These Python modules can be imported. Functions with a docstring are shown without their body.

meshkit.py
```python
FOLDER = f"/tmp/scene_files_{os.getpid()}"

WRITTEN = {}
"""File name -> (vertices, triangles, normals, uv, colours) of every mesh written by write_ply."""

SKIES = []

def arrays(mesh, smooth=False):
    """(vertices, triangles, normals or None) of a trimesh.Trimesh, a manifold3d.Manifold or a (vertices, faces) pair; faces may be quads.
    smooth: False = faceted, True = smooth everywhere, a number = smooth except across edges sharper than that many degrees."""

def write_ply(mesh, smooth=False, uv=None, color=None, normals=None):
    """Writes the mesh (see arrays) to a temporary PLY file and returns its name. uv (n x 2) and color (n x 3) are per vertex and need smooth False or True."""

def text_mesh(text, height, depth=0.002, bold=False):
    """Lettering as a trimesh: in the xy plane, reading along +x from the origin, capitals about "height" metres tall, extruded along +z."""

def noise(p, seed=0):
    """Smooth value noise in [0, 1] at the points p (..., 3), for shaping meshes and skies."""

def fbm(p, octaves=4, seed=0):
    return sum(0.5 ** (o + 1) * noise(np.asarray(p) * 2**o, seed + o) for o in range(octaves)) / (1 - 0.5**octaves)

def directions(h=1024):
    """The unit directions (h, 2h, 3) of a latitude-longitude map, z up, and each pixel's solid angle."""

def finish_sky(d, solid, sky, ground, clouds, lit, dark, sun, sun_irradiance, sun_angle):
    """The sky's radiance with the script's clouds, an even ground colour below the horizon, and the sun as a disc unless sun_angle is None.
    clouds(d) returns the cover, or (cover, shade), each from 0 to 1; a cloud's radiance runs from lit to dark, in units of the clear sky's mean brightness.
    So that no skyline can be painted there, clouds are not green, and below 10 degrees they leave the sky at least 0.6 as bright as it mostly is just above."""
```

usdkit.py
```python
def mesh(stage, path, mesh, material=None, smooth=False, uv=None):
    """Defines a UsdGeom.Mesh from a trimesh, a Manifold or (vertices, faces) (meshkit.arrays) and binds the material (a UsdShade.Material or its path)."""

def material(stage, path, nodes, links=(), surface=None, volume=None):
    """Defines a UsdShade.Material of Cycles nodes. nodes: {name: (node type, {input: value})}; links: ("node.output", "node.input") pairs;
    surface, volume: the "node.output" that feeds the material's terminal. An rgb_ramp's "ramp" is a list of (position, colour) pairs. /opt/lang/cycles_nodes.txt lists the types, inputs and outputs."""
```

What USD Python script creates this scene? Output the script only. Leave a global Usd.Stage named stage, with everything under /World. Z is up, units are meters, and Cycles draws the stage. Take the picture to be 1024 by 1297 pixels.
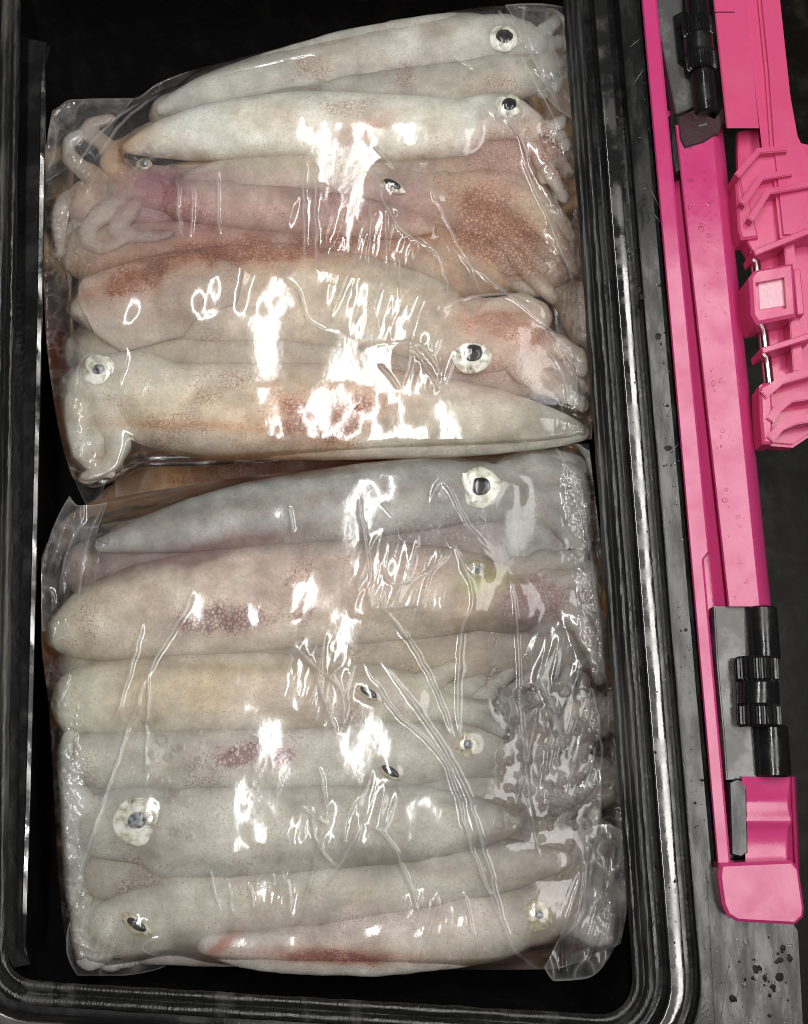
import math, numpy as np, trimesh, usdkit, manifold3d as m3
from pxr import Usd, UsdGeom, UsdLux, UsdShade, Gf, Sdf, Vt
from meshkit import noise, fbm
from scipy import ndimage as ndi

stage = Usd.Stage.CreateInMemory()
UsdGeom.Xform.Define(stage, '/World')
UsdGeom.Scope.Define(stage, '/World/Looks')
V = np.array

# ------------------------------------------------------------------ camera, lamps
TILT, DIST, FPX = math.radians(12.0), 0.70, 1390.0
EYE = V([0, -math.sin(TILT) * DIST, math.cos(TILT) * DIST])
cam = UsdGeom.Camera.Define(stage, '/World/camera')
cam.AddTranslateOp().Set(Gf.Vec3d(*EYE.tolist()))
cam.AddRotateXOp().Set(math.degrees(TILT))
cam.CreateFocalLengthAttr(35.0)
cam.CreateHorizontalApertureAttr(35.0 * 1024 / FPX)
cam.CreateClippingRangeAttr(Gf.Vec2f(0.02, 50))
cam.CreateExposureAttr(0.20)


def rect_lamp(name, pos, target, w, h, L, color=(1, 1, 1)):
    l = UsdLux.RectLight.Define(stage, '/World/' + name)
    z = V(pos, float) - V(target, float); z /= np.linalg.norm(z)
    y = V([0, 1.0, 0]); x = np.cross(y, z); x /= np.linalg.norm(x); y = np.cross(z, x)
    l.AddTransformOp().Set(Gf.Matrix4d(*x, 0, *y, 0, *z, 0, *map(float, pos), 1))
    l.CreateWidthAttr(w); l.CreateHeightAttr(h); l.CreateIntensityAttr(L); l.CreateColorAttr(Gf.Vec3f(*color))


rect_lamp('tube_lamp', (-0.095, 0.30, 1.40), (-0.095, 0.30, 0), 0.052, 1.5, 47, (1, .985, .96))
rect_lamp('tube_lamp_001', (0.625, 0.10, 1.40), (0.625, 0.10, 0), 0.35, 1.5, 6.0, (1, .985, .96))
rect_lamp('soft_fill', (-0.1, -0.1, 2.2), (0, 0, 0), 1.8, 1.8, .45, (1, .98, .95))  # added overhead fill to soften shadows, no known fitting

# ------------------------------------------------------------------ pixel <-> world
FW, UP, RT = V([0, math.sin(TILT), -math.cos(TILT)]), V([0, math.cos(TILT), math.sin(TILT)]), V([1.0, 0, 0])


def at(px, py, z=0.0):
    """point at height z that the photograph shows at (px, py)"""
    px, py, z = np.broadcast_arrays(np.asarray(px, float), np.asarray(py, float), np.asarray(z, float))
    d = FW + ((px - 512) / FPX)[..., None] * RT + ((648.5 - py) / FPX)[..., None] * UP
    t = (z - EYE[2]) / d[..., 2]
    return EYE + t[..., None] * d


def to_px(p):
    q = np.asarray(p) - EYE
    dep = q @ FW
    return 512 + FPX * (q @ RT) / dep, 648.5 - FPX * (q @ UP) / dep


# ------------------------------------------------------------------ scene helpers
used = {}


def numbered(parent, name):
    k = used.get((parent, name), 0); used[(parent, name)] = k + 1
    return name if k == 0 else f'{name}_{k:03d}'


def thing(name, label, cat, group=None, kind=None):
    p = '/World/' + numbered('/World', name)
    x = UsdGeom.Xform.Define(stage, p).GetPrim()
    tag(x, label, cat, group, kind)
    return p


def tag(x, label=None, cat=None, group=None, kind=None):
    for k, v in (('label', label), ('category', cat), ('group', group), ('kind', kind)):
        if v: x.SetCustomDataByKey(k, v)


def obj(name, mesh, mat, parent='/World', smooth=35, label=None, attrs=None, kind=None):
    p = parent + '/' + numbered(parent, name)
    m = usdkit.mesh(stage, p, mesh, mat, smooth=smooth)
    if attrs:
        api = UsdGeom.PrimvarsAPI(m)
        for k, a in attrs.items():
            a = np.asarray(a, np.float32)
            if a.ndim == 2:
                api.CreatePrimvar(k, Sdf.ValueTypeNames.Color3fArray, 'vertex').Set(Vt.Vec3fArray.FromNumpy(a))
            else:
                api.CreatePrimvar(k, Sdf.ValueTypeNames.FloatArray, 'vertex').Set(Vt.FloatArray.FromNumpy(a))
    tag(m.GetPrim(), label=label, kind=kind)
    return p


def cat(*ms):
    return trimesh.util.concatenate([m for m in ms])


def grid_faces(nu, nv, flip=False, close_v=False):
    i, j = np.meshgrid(np.arange(nu - 1), np.arange(nv if close_v else nv - 1), indexing='ij')
    j2 = (j + 1) % nv
    q = np.stack([i * nv + j, i * nv + j2, (i + 1) * nv + j2, (i + 1) * nv + j], -1).reshape(-1, 4)
    f = np.vstack([q[:, [0, 1, 2]], q[:, [0, 2, 3]]])
    return f[:, ::-1] if flip else f


def up(m):
    """faces of an open sheet turned so that most look upward"""
    if m.area_faces @ m.face_normals[:, 2] < 0: m.invert()
    return m


def prism(pts, z0, z1, bevel=0.0008):
    """polygon given in photograph pixels (outline at height z1), extruded from z0 to z1 with a small chamfer"""
    from shapely.geometry import Polygon
    p = Polygon(at([a[0] for a in pts], [a[1] for a in pts], z1)[:, :2])
    if not p.is_valid: p = p.buffer(0)
    out = m3.CrossSection([np.asarray(g.exterior.coords)[:-1] for g in ([p] if p.geom_type == 'Polygon' else p.geoms)], m3.FillRule.NonZero)
    low = out.extrude(z1 - z0 - bevel).translate((0, 0, z0))
    try:
        small = out.offset(-bevel, m3.JoinType.Miter)
        a, b = out.extrude(1e-5).translate((0, 0, z1 - bevel)), small.extrude(1e-5).translate((0, 0, z1 - 1e-5))
        cap = m3.Manifold.hull(a + b) if abs(p.convex_hull.area - p.area) < 1e-7 else small.extrude(bevel).translate((0, 0, z1 - bevel))
        low = low + cap
    except Exception:
        pass
    return low


def M2T(m):
    k = m.to_mesh()
    return trimesh.Trimesh(k.vert_properties[:, :3], k.tri_verts, process=False)


def rod(p0, p1, r0, r1=None, n=28, teeth=0, depth=0.0):
    """closed cylinder / cone / toothed barrel between two points"""
    p0, p1 = V(p0, float), V(p1, float); r1 = r0 if r1 is None else r1
    t = p1 - p0; t /= np.linalg.norm(t)
    a = np.cross(t, [0, 0, 1.0]); a /= np.linalg.norm(a); b = np.cross(t, a)
    n = teeth * 4 if teeth else n
    ang = np.arange(n) * 2 * math.pi / n
    k = np.where((np.arange(n) % 4) < 2, 1.0, 1.0 - depth) if teeth else np.ones(n)
    L = np.linalg.norm(p1 - p0); c = min(0.12 * r0, L * .2)
    rings = [(p0, r0 - c), (p0 + t * c, r0), (p1 - t * c, r1), (p1, r1 - c)]
    v = np.vstack([p[None] + r * k[:, None] * (np.cos(ang)[:, None] * a + np.sin(ang)[:, None] * b) for p, r in rings] + [p0[None], p1[None]])
    f = grid_faces(4, n, close_v=True)
    j = np.arange(n); e = 4 * n
    f = np.vstack([f, np.stack([np.full(n, e), (j + 1) % n, j], 1), np.stack([np.full(n, e + 1), 3 * n + j, 3 * n + (j + 1) % n], 1)])
    m = trimesh.Trimesh(v, f, process=False)
    if m.volume < 0: m.invert()
    return m


def tube(pts, r, n=10):
    pts = np.asarray(pts, float); r = np.broadcast_to(r, len(pts))
    t = np.gradient(pts, axis=0); t /= np.linalg.norm(t, axis=1, keepdims=True)
    a = np.cross(t, [0, 0, 1.0]); a /= np.linalg.norm(a, axis=1, keepdims=True); b = np.cross(t, a)
    ang = np.arange(n) * 2 * math.pi / n
    v = pts[:, None] + r[:, None, None] * (np.cos(ang)[None, :, None] * a[:, None] + np.sin(ang)[None, :, None] * b[:, None])
    m = trimesh.Trimesh(v.reshape(-1, 3), grid_faces(len(pts), n, close_v=True), process=False)
    if m.volume < 0: m.invert()
    return m


def spline(pts, n):
    """smooth curve through points"""
    from scipy.interpolate import PchipInterpolator, CubicSpline
    pts = np.asarray(pts, float)
    s = np.r_[0, np.cumsum(np.linalg.norm(np.diff(pts[:, :2], axis=0), axis=1) + 1e-9)]
    f = (CubicSpline if len(pts) > 2 else PchipInterpolator)(s, pts, axis=0) if len(pts) > 2 else None
    u = np.linspace(0, s[-1], n)
    if f is None: return np.stack([np.interp(u, s, pts[:, k]) for k in range(pts.shape[1])], 1)
    return PchipInterpolator(s, pts, axis=0)(u)


# ------------------------------------------------------------------ materials
def mat(name, nodes, links=(), surface='p.BSDF'):
    return usdkit.material(stage, '/World/Looks/' + name, nodes, links, surface=surface)


def plastic(name, color, rough, rvar=.15, lo=.3, hi=.7, bump=.15, bscale=400, speck=None, spec=.5, dirt=0.0, dirtcol=(.2, .18, .15), streak=(1, 1, 1)):
    n = {'g': ('geometry', {}), 'map': ('mapping', {'scale': streak}), 'n1': ('noise_texture', {'scale': 45, 'detail': 5, 'roughness': .6}), 'n2': ('noise_texture', {'scale': bscale, 'detail': 3}),
         'rr': ('map_range', {'from_min': lo, 'from_max': hi, 'to_min': max(.03, rough - rvar), 'to_max': rough + rvar, 'clamp': True}),
         'dr': ('map_range', {'from_min': .52, 'from_max': .72, 'to_min': 0.0, 'to_max': dirt, 'clamp': True}),
         'mx': ('mix', {'color1': color, 'color2': dirtcol}),
         'b': ('bump', {'strength': bump, 'distance': .0006}), 'p': ('principled_bsdf', {'specular_ior_level': spec})}
    l = [('g.position', 'map.vector'), ('map.vector', 'n1.vector'), ('map.vector', 'n2.vector'), ('n1.fac', 'rr.value'), ('rr.result', 'p.roughness'), ('n1.fac', 'dr.value'), ('dr.result', 'mx.fac'), ('mx.color', 'p.base_color'), ('n2.fac', 'b.height'), ('b.normal', 'p.normal')]
    return mat(name, n, l)


BLACK = plastic('black_plastic', (.010, .010, .011), .22, .12, .36, .66, .25, 260, dirt=.25, dirtcol=(.03, .028, .025))
RIB = plastic('wet_rib_plastic', (.02, .02, .02), .15, .10, .42, .60, .05, 500, dirt=.5, dirtcol=(.07, .066, .06), spec=1.7)
RIM = plastic('wet_rim_plastic', (.013, .013, .013), .25, .12, .36, .66, .08, 500, dirt=.3, dirtcol=(.045, .043, .04), spec=.5, streak=(2.6, .7, 1))
GASKET = plastic('worn_gasket', (.012, .012, .012), .34, .2, .36, .66, 1.0, 500, dirt=.8, dirtcol=(.10, .10, .09), streak=(1, .12, 1))
PLATE = plastic('bracket_plate', (.09, .09, .088), .27, .16, .40, .62, .15, 300, dirt=.5, dirtcol=(.30, .28, .25))
PINK = plastic('pink_plastic', (.60, .055, .20), .17, .08, .36, .66, .04, 700, dirt=.05, dirtcol=(.42, .05, .17))
PINK2 = plastic('pink_hinge_plastic', (.66, .085, .215), .22, .08, .36, .66, .04, 700, dirt=.05, dirtcol=(.50, .07, .19))
MAROON = plastic('dark_red_plastic', (.035, .008, .014), .3, .1, .36, .66, .1, 500)
STEEL = mat('steel', {'p': ('principled_bsdf', {'base_color': (.7, .68, .66), 'metallic': 1.0, 'roughness': .22})})
WINDOW = plastic('pale_insert', (.80, .45, .52), .25, .1, .36, .66, .4, 350, dirt=.6, dirtcol=(.85, .65, .7))
GROUND = plastic('wet_ground', (.006, .0055, .005), .40, .15, .36, .66, .3, 60, dirt=.8, dirtcol=(.022, .017, .012), spec=.12)


def flesh_material(name):
    n = {'tint': ('attribute', {'attribute': 'tint'}), 'spots': ('attribute', {'attribute': 'spots'}), 'pig': ('attribute', {'attribute': 'pigment'}),
         'tc': ('geometry', {}),
         'warp': ('noise_texture', {'scale': 130, 'detail': 2}), 'wadd': ('mix', {'mix_type': 'add', 'fac': .004}),
         'vd': ('voronoi_texture', {'scale': 700, 'feature': 'f1', 'randomness': 1.0}),
         've': ('voronoi_texture', {'scale': 350, 'feature': 'distance_to_edge', 'randomness': 1.0}),
         'vb': ('voronoi_texture', {'scale': 190, 'feature': 'f1', 'randomness': 1.0}),
         'big': ('noise_texture', {'scale': 70, 'detail': 4, 'roughness': .6}),
         'fine': ('noise_texture', {'scale': 420, 'detail': 4, 'roughness': .65}),
         # dots: radius grows with density
         'dth': ('math', {'math_type': 'multiply_add', 'value2': .42, 'value3': .03}),
         'dn': ('math', {'math_type': 'subtract'}), 'dm': ('map_range', {'from_min': 0.0, 'from_max': .12, 'clamp': True}),
         'dens': ('math', {'math_type': 'multiply_add', 'value2': 1.2, 'value3': -.42}), 'dens2': ('math', {'math_type': 'add', 'use_clamp': True}),
         # network where dense
         'eth': ('map_range', {'from_min': .42, 'from_max': .90, 'to_min': 0.0, 'to_max': .16, 'clamp': True}),
         'en': ('math', {'math_type': 'subtract'}), 'em': ('map_range', {'from_min': -.03, 'from_max': .07, 'clamp': True}),
         'emd': ('math', {'math_type': 'multiply'}),
         'mask': ('math', {'math_type': 'maximum'}), 'maskf': ('math', {'math_type': 'multiply', 'value2': .8, 'use_clamp': True}),
         'bm': ('map_range', {'from_min': .3, 'from_max': .7, 'to_min': .70, 'to_max': 1.14, 'clamp': True}),
         'fm': ('map_range', {'from_min': .3, 'from_max': .7, 'to_min': .88, 'to_max': 1.08, 'clamp': True}),
         'c1': ('mix', {'mix_type': 'multiply', 'fac': 1.0}), 'c2': ('mix', {'mix_type': 'multiply', 'fac': 1.0}),
         'col': ('mix', {}),
         'bump': ('bump', {'strength': .35, 'distance': .0012}),
         'p': ('principled_bsdf', {'roughness': .36, 'subsurface_weight': .6, 'subsurface_scale': .007, 'subsurface_radius': (1, .75, .6), 'specular_ior_level': .3})}
    l = [('tc.position', 'wadd.color1'), ('warp.color', 'wadd.color2'), ('tc.position', 'warp.vector'),
         ('wadd.color', 'vd.vector'), ('wadd.color', 've.vector'), ('tc.position', 'big.vector'), ('tc.position', 'fine.vector'),
         ('spots.fac', 'dens.value1'), ('dens.value', 'dens2.value1'), ('big.fac', 'dens2.value2'),
         ('dens2.value', 'dth.value1'), ('dth.value', 'dn.value1'), ('vd.distance', 'dn.value2'), ('dn.value', 'dm.value'),
         ('spots.fac', 'eth.value'), ('eth.result', 'en.value1'), ('ve.distance', 'en.value2'), ('en.value', 'em.value'),
         ('em.result', 'emd.value1'), ('dens2.value', 'emd.value2'),
         ('dm.result', 'mask.value1'), ('emd.value', 'mask.value2'), ('mask.value', 'maskf.value1'),
         ('big.fac', 'bm.value'), ('fine.fac', 'fm.value'), ('tint.color', 'c1.color1'), ('bm.result', 'c1.color2'), ('c1.color', 'c2.color1'), ('fm.result', 'c2.color2'),
         ('maskf.value', 'col.fac'), ('c2.color', 'col.color1'), ('pig.color', 'col.color2'), ('col.color', 'p.base_color'),
         ('fine.fac', 'bump.height'), ('bump.normal', 'p.normal')]
    return mat(name, n, l)


FLESH = flesh_material('squid_flesh')
IRIS = mat('squid_iris', {'g': ('geometry', {}), 'n': ('noise_texture', {'scale': 150, 'detail': 4, 'roughness': .6, 'distortion': .6}),
                          'r': ('rgb_ramp', {'ramp': [(0.28, (.14, .13, .10)), (.42, (.50, .48, .38)), (.54, (.78, .77, .68)), (.66, (.90, .90, .87)), (.8, (.95, .95, .94))]}),
                          'b': ('bump', {'strength': .15, 'distance': .0008}), 'p': ('principled_bsdf', {'roughness': .16})},
           [('g.position', 'n.vector'), ('n.fac', 'r.fac'), ('r.color', 'p.base_color'), ('n.fac', 'b.height'), ('b.normal', 'p.normal')])
IRIS_G = mat('squid_iris_dull', {'g': ('geometry', {}), 'n': ('noise_texture', {'scale': 300, 'detail': 5, 'roughness': .7}),
                                 'r': ('rgb_ramp', {'ramp': [(0.3, (.10, .10, .08)), (.45, (.38, .34, .22)), (.6, (.55, .50, .40)), (.8, (.72, .71, .66))]}),
                                 'p': ('principled_bsdf', {'roughness': .2, 'coat_weight': .4})},
             [('g.position', 'n.vector'), ('n.fac', 'r.fac'), ('r.color', 'p.base_color')])
PUPIL = mat('squid_pupil', {'p': ('principled_bsdf', {'base_color': (.006, .006, .007), 'roughness': .15})})
PUPIL_C = mat('squid_pupil_clouded', {'g': ('geometry', {}), 'n': ('noise_texture', {'scale': 350, 'detail': 4}),
                                      'r': ('rgb_ramp', {'ramp': [(.35, (.03, .035, .045)), (.5, (.22, .24, .26)), (.7, (.5, .5, .5))]}), 'p': ('principled_bsdf', {'roughness': .2})},
              [('g.position', 'n.vector'), ('n.fac', 'r.fac'), ('r.color', 'p.base_color')])


def film_material(name, haze):
    n = {'g': ('geometry', {}), 'n': ('noise_texture', {'scale': 55, 'detail': 5, 'roughness': .65}), 'nf': ('noise_texture', {'scale': 260, 'detail': 3}),
         'hr': ('map_range', {'from_min': .40, 'from_max': .72, 'to_min': haze * .5, 'to_max': haze * 2.4, 'clamp': True}),
         'b': ('bump', {'strength': .05, 'distance': .0010}), 'cw': ('attribute', {'attribute': 'crease'}), 'hz': ('math', {'math_type': 'multiply_add', 'value2': .42}),  # crease haze: milky folds that also carry painted bright lines
         'fr': ('fresnel', {'IOR': 1.5}), 't': ('transparent_bsdf', {'color': (.965, .965, .965)}),
         'gl': ('glossy_bsdf', {'color': (1, 1, 1), 'roughness': .105}), 'd': ('diffuse_bsdf', {'color': (.80, .80, .80)}), 'tr': ('translucent_bsdf', {'color': (.8, .8, .8)}),
         'dd': ('mix_closure', {'fac': .5}), 'm0': ('mix_closure', {}), 'm1': ('mix_closure', {})}
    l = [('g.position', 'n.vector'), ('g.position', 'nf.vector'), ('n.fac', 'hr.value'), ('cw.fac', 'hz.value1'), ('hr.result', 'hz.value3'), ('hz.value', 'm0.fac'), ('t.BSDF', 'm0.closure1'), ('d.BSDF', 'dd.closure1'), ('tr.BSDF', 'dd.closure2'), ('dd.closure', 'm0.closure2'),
         ('nf.fac', 'b.height'), ('b.normal', 'gl.normal'), ('fr.fac', 'm1.fac'), ('m0.closure', 'm1.closure1'), ('gl.BSDF', 'm1.closure2')]
    return mat(name, n, l, surface='m1.closure')


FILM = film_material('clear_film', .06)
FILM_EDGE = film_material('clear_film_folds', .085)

# ------------------------------------------------------------------ cooler box: body
box = thing('cooler_box', 'black plastic cooler box with ribbed rim and pink hinge fittings', 'cooler box')

EDGE = {'r': ((714, 0), (806, 1290)), 'b': (( -60, 1237), (800, 1289)), 'l': ((24, 60), (6, 1240)), 't': ((0, -40), (720, -40))}


def lines():
    out = []
    for k in ('r', 't', 'l', 'b'):
        (a, b), (c, d) = EDGE[k]
        p, q = at(a, b, 0)[:2], at(c, d, 0)[:2]
        t = (q - p) / np.linalg.norm(q - p); n = V([t[1], -t[0]])
        if n @ (at(400, 640, 0)[:2] - p) > 0: n = -n       # outward
        out.append((p, n))
    return out


LN = lines()


def ring(off, rad, n=10):
    """rounded quadrilateral of the opening, pushed outward by off (scalar) metres; counter-clockwise list of xy points"""
    out = []
    for i in range(4):
        (p, n1), (q, n2) = LN[i], LN[(i + 1) % 4]
        r = max(rad + off, .001)
        A = V([n1, n2]); c = np.linalg.solve(A, V([n1 @ p + off - r, n2 @ q + off - r]))
        a1, a2 = math.atan2(n1[1], n1[0]), math.atan2(n2[1], n2[0])
        while a2 < a1: a2 += 2 * math.pi
        for a in np.linspace(a1, a2, n): out.append(c + r * V([math.cos(a), math.sin(a)]))
    out = np.array(out)
    # subdivide the long sides so that the rim can carry small unevenness
    res = []
    for i in range(len(out)):
        a, b = out[i], out[(i + 1) % len(out)]
        k = 40 if (i % n) == n - 1 else 1
        for s in np.arange(k) / k: res.append(a + (b - a) * s)
    return np.array(res)


def rim_loft(profile, rad=.020, wob=0.0, seed=0, uneven=0.0):
    rows = []
    for k, (o, z) in enumerate(profile):
        xy = ring(o, rad)
        p = np.c_[xy, np.full(len(xy), z)]
        if uneven:
            p[:, 2] += uneven * (fbm(np.c_[xy * 60, np.full(len(xy), k * 3.3)], 3, seed) - .5)
            p[:, :2] += uneven * (fbm(np.c_[xy * 90, np.full(len(xy), k * 7.1)], 3, seed + 5)[:, None] - .5)
        rows.append(p)
    v = np.vstack(rows); n = len(rows[0])
    return up(trimesh.Trimesh(v, grid_faces(len(rows), n, close_v=True), process=False))


mm = .001
obj('inner_wall', rim_loft([(-.020, -.150), (-.016, -.146), (.0080, -.085), (.0105, -.050), (.0100, -.022), (.0045, -.005), (0.0002, -.0022)]), BLACK, box)
fl = ring(-.0195, .020); c0 = fl.mean(0)
flm = trimesh.Trimesh(np.vstack([np.c_[fl, np.full(len(fl), -.1495)], [[*c0, -.1495]]]), [[i, (i + 1) % len(fl), len(fl)] for i in range(len(fl))], process=False)
obj('inner_floor', up(flm), BLACK, box)
px = .000505
obj('seal', rim_loft([(.0, -.0016), (1.2 * mm, .0006), (3.2 * mm, .0010), (5.0 * mm, .0002), (5.8 * mm, -.0020), (7.2 * mm, -.0022), (8.0 * mm, .0002), (10 * mm, .0012), (12.2 * mm, .0010), (13.6 * mm, -.0010), (14.2 * mm, -.004)], uneven=.0016, seed=3), GASKET, box, label='dark worn rubbery seal running round the opening')
obj('groove', rim_loft([(13.9 * mm, -.0035), (14.8 * mm, -.011), (19.8 * mm, -.011), (20.2 * mm, -.004)]), BLACK, box)
obj('raised_rib', rim_loft([(20.0 * mm, -.006), (20.8 * mm, .0018), (21.3 * mm, .0026), (22.2 * mm, .0029), (26.0 * mm, .0030), (29.6 * mm, .0029), (30.3 * mm, .0024), (30.6 * mm, .001), (30.9 * mm, -.006)], uneven=.0004, seed=8), RIB, box)
obj('groove', rim_loft([(30.6 * mm, -.005), (31.2 * mm, -.012), (38.2 * mm, -.012), (38.8 * mm, -.002)]), BLACK, box)
obj('flange', rim_loft([(38.4 * mm, -.006), (38.6 * mm, -.0005), (39.4 * mm, .0004), (41 * mm, .0002), (51.5 * mm, -.0002), (52 * mm, -.004)], uneven=.0003, seed=12), RIM, box)
obj('outer_shell', rim_loft([(51.8 * mm, -.002), (52.5 * mm, -.0125), (70 * mm, -.0125), (92 * mm, -.0135), (95 * mm, -.015), (97 * mm, -.02), (92 * mm, -.175)], uneven=.0003, seed=14), RIM, box)
# moulded bead along the left inner wall
b = spline([(72, 49, -.028), (62, 52, -.0285), (56, 62, -.029), (55, 110, -.029), (50, 400, -.029), (42, 760, -.029), (36, 1000, -.029), (31, 1190, -.029), (33, 1212, -.029), (40, 1222, -.0285), (50, 1228, -.028)], 90)
hwb = 3.4 * np.clip(np.minimum(np.linspace(.1, 14, 90), np.linspace(14, .1, 90)), .1, 1)
nb = .0008 * (fbm(np.c_[b[:, 1] * .02, b[:, 1] * .013, b[:, 0] * 0], 3, 5) - .5)
bd = np.stack([at(b[:, 0] + k * hwb, b[:, 1], b[:, 2] + dz + nb * k) for k, dz in ((-1.25, -.004), (-1, .0006), (-.75, .0010), (.75, .0002), (1.0, -.0003), (1.25, -.004))], 1)
obj('wall_bead', up(trimesh.Trimesh(bd.reshape(-1, 3), grid_faces(90, 6), process=False)), RIB, box, smooth=20)

obj('wall_ledge', M2T(prism([(2, 40), (64, 54), (56, 90), (55, 110), (50, 400), (42, 760), (36, 1000), (31, 1190), (38, 1222), (-14, 1232), (-16, 1100)], -.036, -.0302, .0008)), BLACK, box)
# ------------------------------------------------------------------ pink strip, bar and cap, one moulding
ys = np.linspace(-60, 1330, 60)


def lx(a0, a1):
    """pixel column running along the box side: a0 at the picture's top row, a1 at row 1290"""
    return lambda y: a0 + (a1 - a0) * y / 1290.0


def loft(profile, y0, y1, n=40, caps=True):
    y = np.linspace(y0, y1, n)
    rows = [at(f(y) if callable(f) else f, y, z) for f, z in profile]
    P = np.stack(rows, 1)
    v, k = P.reshape(-1, 3), len(profile)
    f = grid_faces(n, k, close_v=True)
    if caps:
        c = len(v); v = np.vstack([v, P[0].mean(0), P[-1].mean(0)])
        j = np.arange(k)
        f = np.vstack([f, np.stack([np.full(k, c), (j + 1) % k, j], 1), np.stack([np.full(k, c + 1), (n - 1) * k + j, (n - 1) * k + (j + 1) % k], 1)])
    m = trimesh.Trimesh(v, f, process=False)
    if m.volume < 0: m.invert()
    return m


def strip_r(o):
    return lambda y: o + np.where(y < 700, lx(833, 956)(y), lx(829, 944)(y))


obj('corner_flange', M2T(prism([(893, 1100), (912, 1098), (925, 1160), (1004, 1168), (1012, 1180), (1020, 1330), (1010, 1345), (906, 1345)], -.05, .0004, .0012)), RIM, box)
obj('pink_strip', loft([(lx(813, 926), -.004), (lx(813, 926), .0052), (lx(815, 928), .0066), (strip_r(-3), .0066), (strip_r(-.5), .0055), (strip_r(0), -.0115)], -60, 1128, 120), PINK, box, smooth=25)
obj('channel_floor', loft([(lx(827, 940), -.0122), (lx(827, 940), -.0085), (lx(893, 1010), -.0085), (lx(893, 1010), -.0122)], 140, 780, 20), PINK, box)
obj('pink_bar', loft([(lx(837, 979), -.011), (lx(838, 980), .0075), (lx(840, 982), .0088), (lx(886, 1014), .0092), (lx(889, 1017), .0082), (lx(899, 1028), .0005), (lx(900, 1030), -.011)], 158, 768, 40), PINK, box, smooth=25)
ca = prism([(913, 1094), (1004, 1090), (1013, 1100), (1020, 1150), (1019, 1162), (1008, 1172), (935, 1168), (922, 1160), (916, 1146), (911, 1110)], -.004, .0105, .0018)
obj('pink_end_cap', M2T(ca), PINK, box)
cup = spline([(0, 984, .0075), (0, 1000, .0060), (0, 1022, .0042), (0, 1040, .0062), (0, 1052, .0030), (0, 1080, .0012), (0, 1100, .0010)], 30)
cv = np.stack([at(x + .045 * (cup[:, 1] - 986), cup[:, 1], cup[:, 2]) for x in np.linspace(940, 1003, 14)], 1)
obj('latch_recess', up(trimesh.Trimesh(cv.reshape(-1, 3), grid_faces(30, 14), process=False)), PINK, box, smooth=True)
sd = np.stack([at(x + .045 * (cup[:, 1] - 986), cup[:, 1], z) for x, z in ((1002, .0078), (1004, .0098), (1007, .0085), (1009, -.012))], 1)
obj('recess_lip', up(trimesh.Trimesh(sd.reshape(-1, 3), grid_faces(30, 4), process=False)), PINK, box)


# ------------------------------------------------------------------ black catches
def catch(plate_pts, clip_pts, barrel0, knurl, barrel1, pin, label):
    br = obj('catch_plate', M2T(prism(plate_pts, -.006, .0052)), PLATE, box, label=label)
    obj('clip', M2T(prism(clip_pts, -.006, .0085, .0015)), BLACK, br)
    for (a, b, r) in (barrel0, barrel1):
        obj('barrel', rod(at(*a), at(*b), r * px), BLACK, br, smooth=30)
    a, b, r = knurl
    a, b = at(*a), at(*b)
    obj('knurled_roller', cat(rod(a, a + (b - a) * .36, r * px, teeth=26, depth=.09), rod(a + (b - a) * .34, a + (b - a) * .70, r * px * .97), rod(a + (b - a) * .68, b, r * px, teeth=26, depth=.09)), BLACK, br, smooth=25)
    obj('pin', M2T(prism(pin, -.010, .0065, .0008)), RIM, br)
    return br


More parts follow.
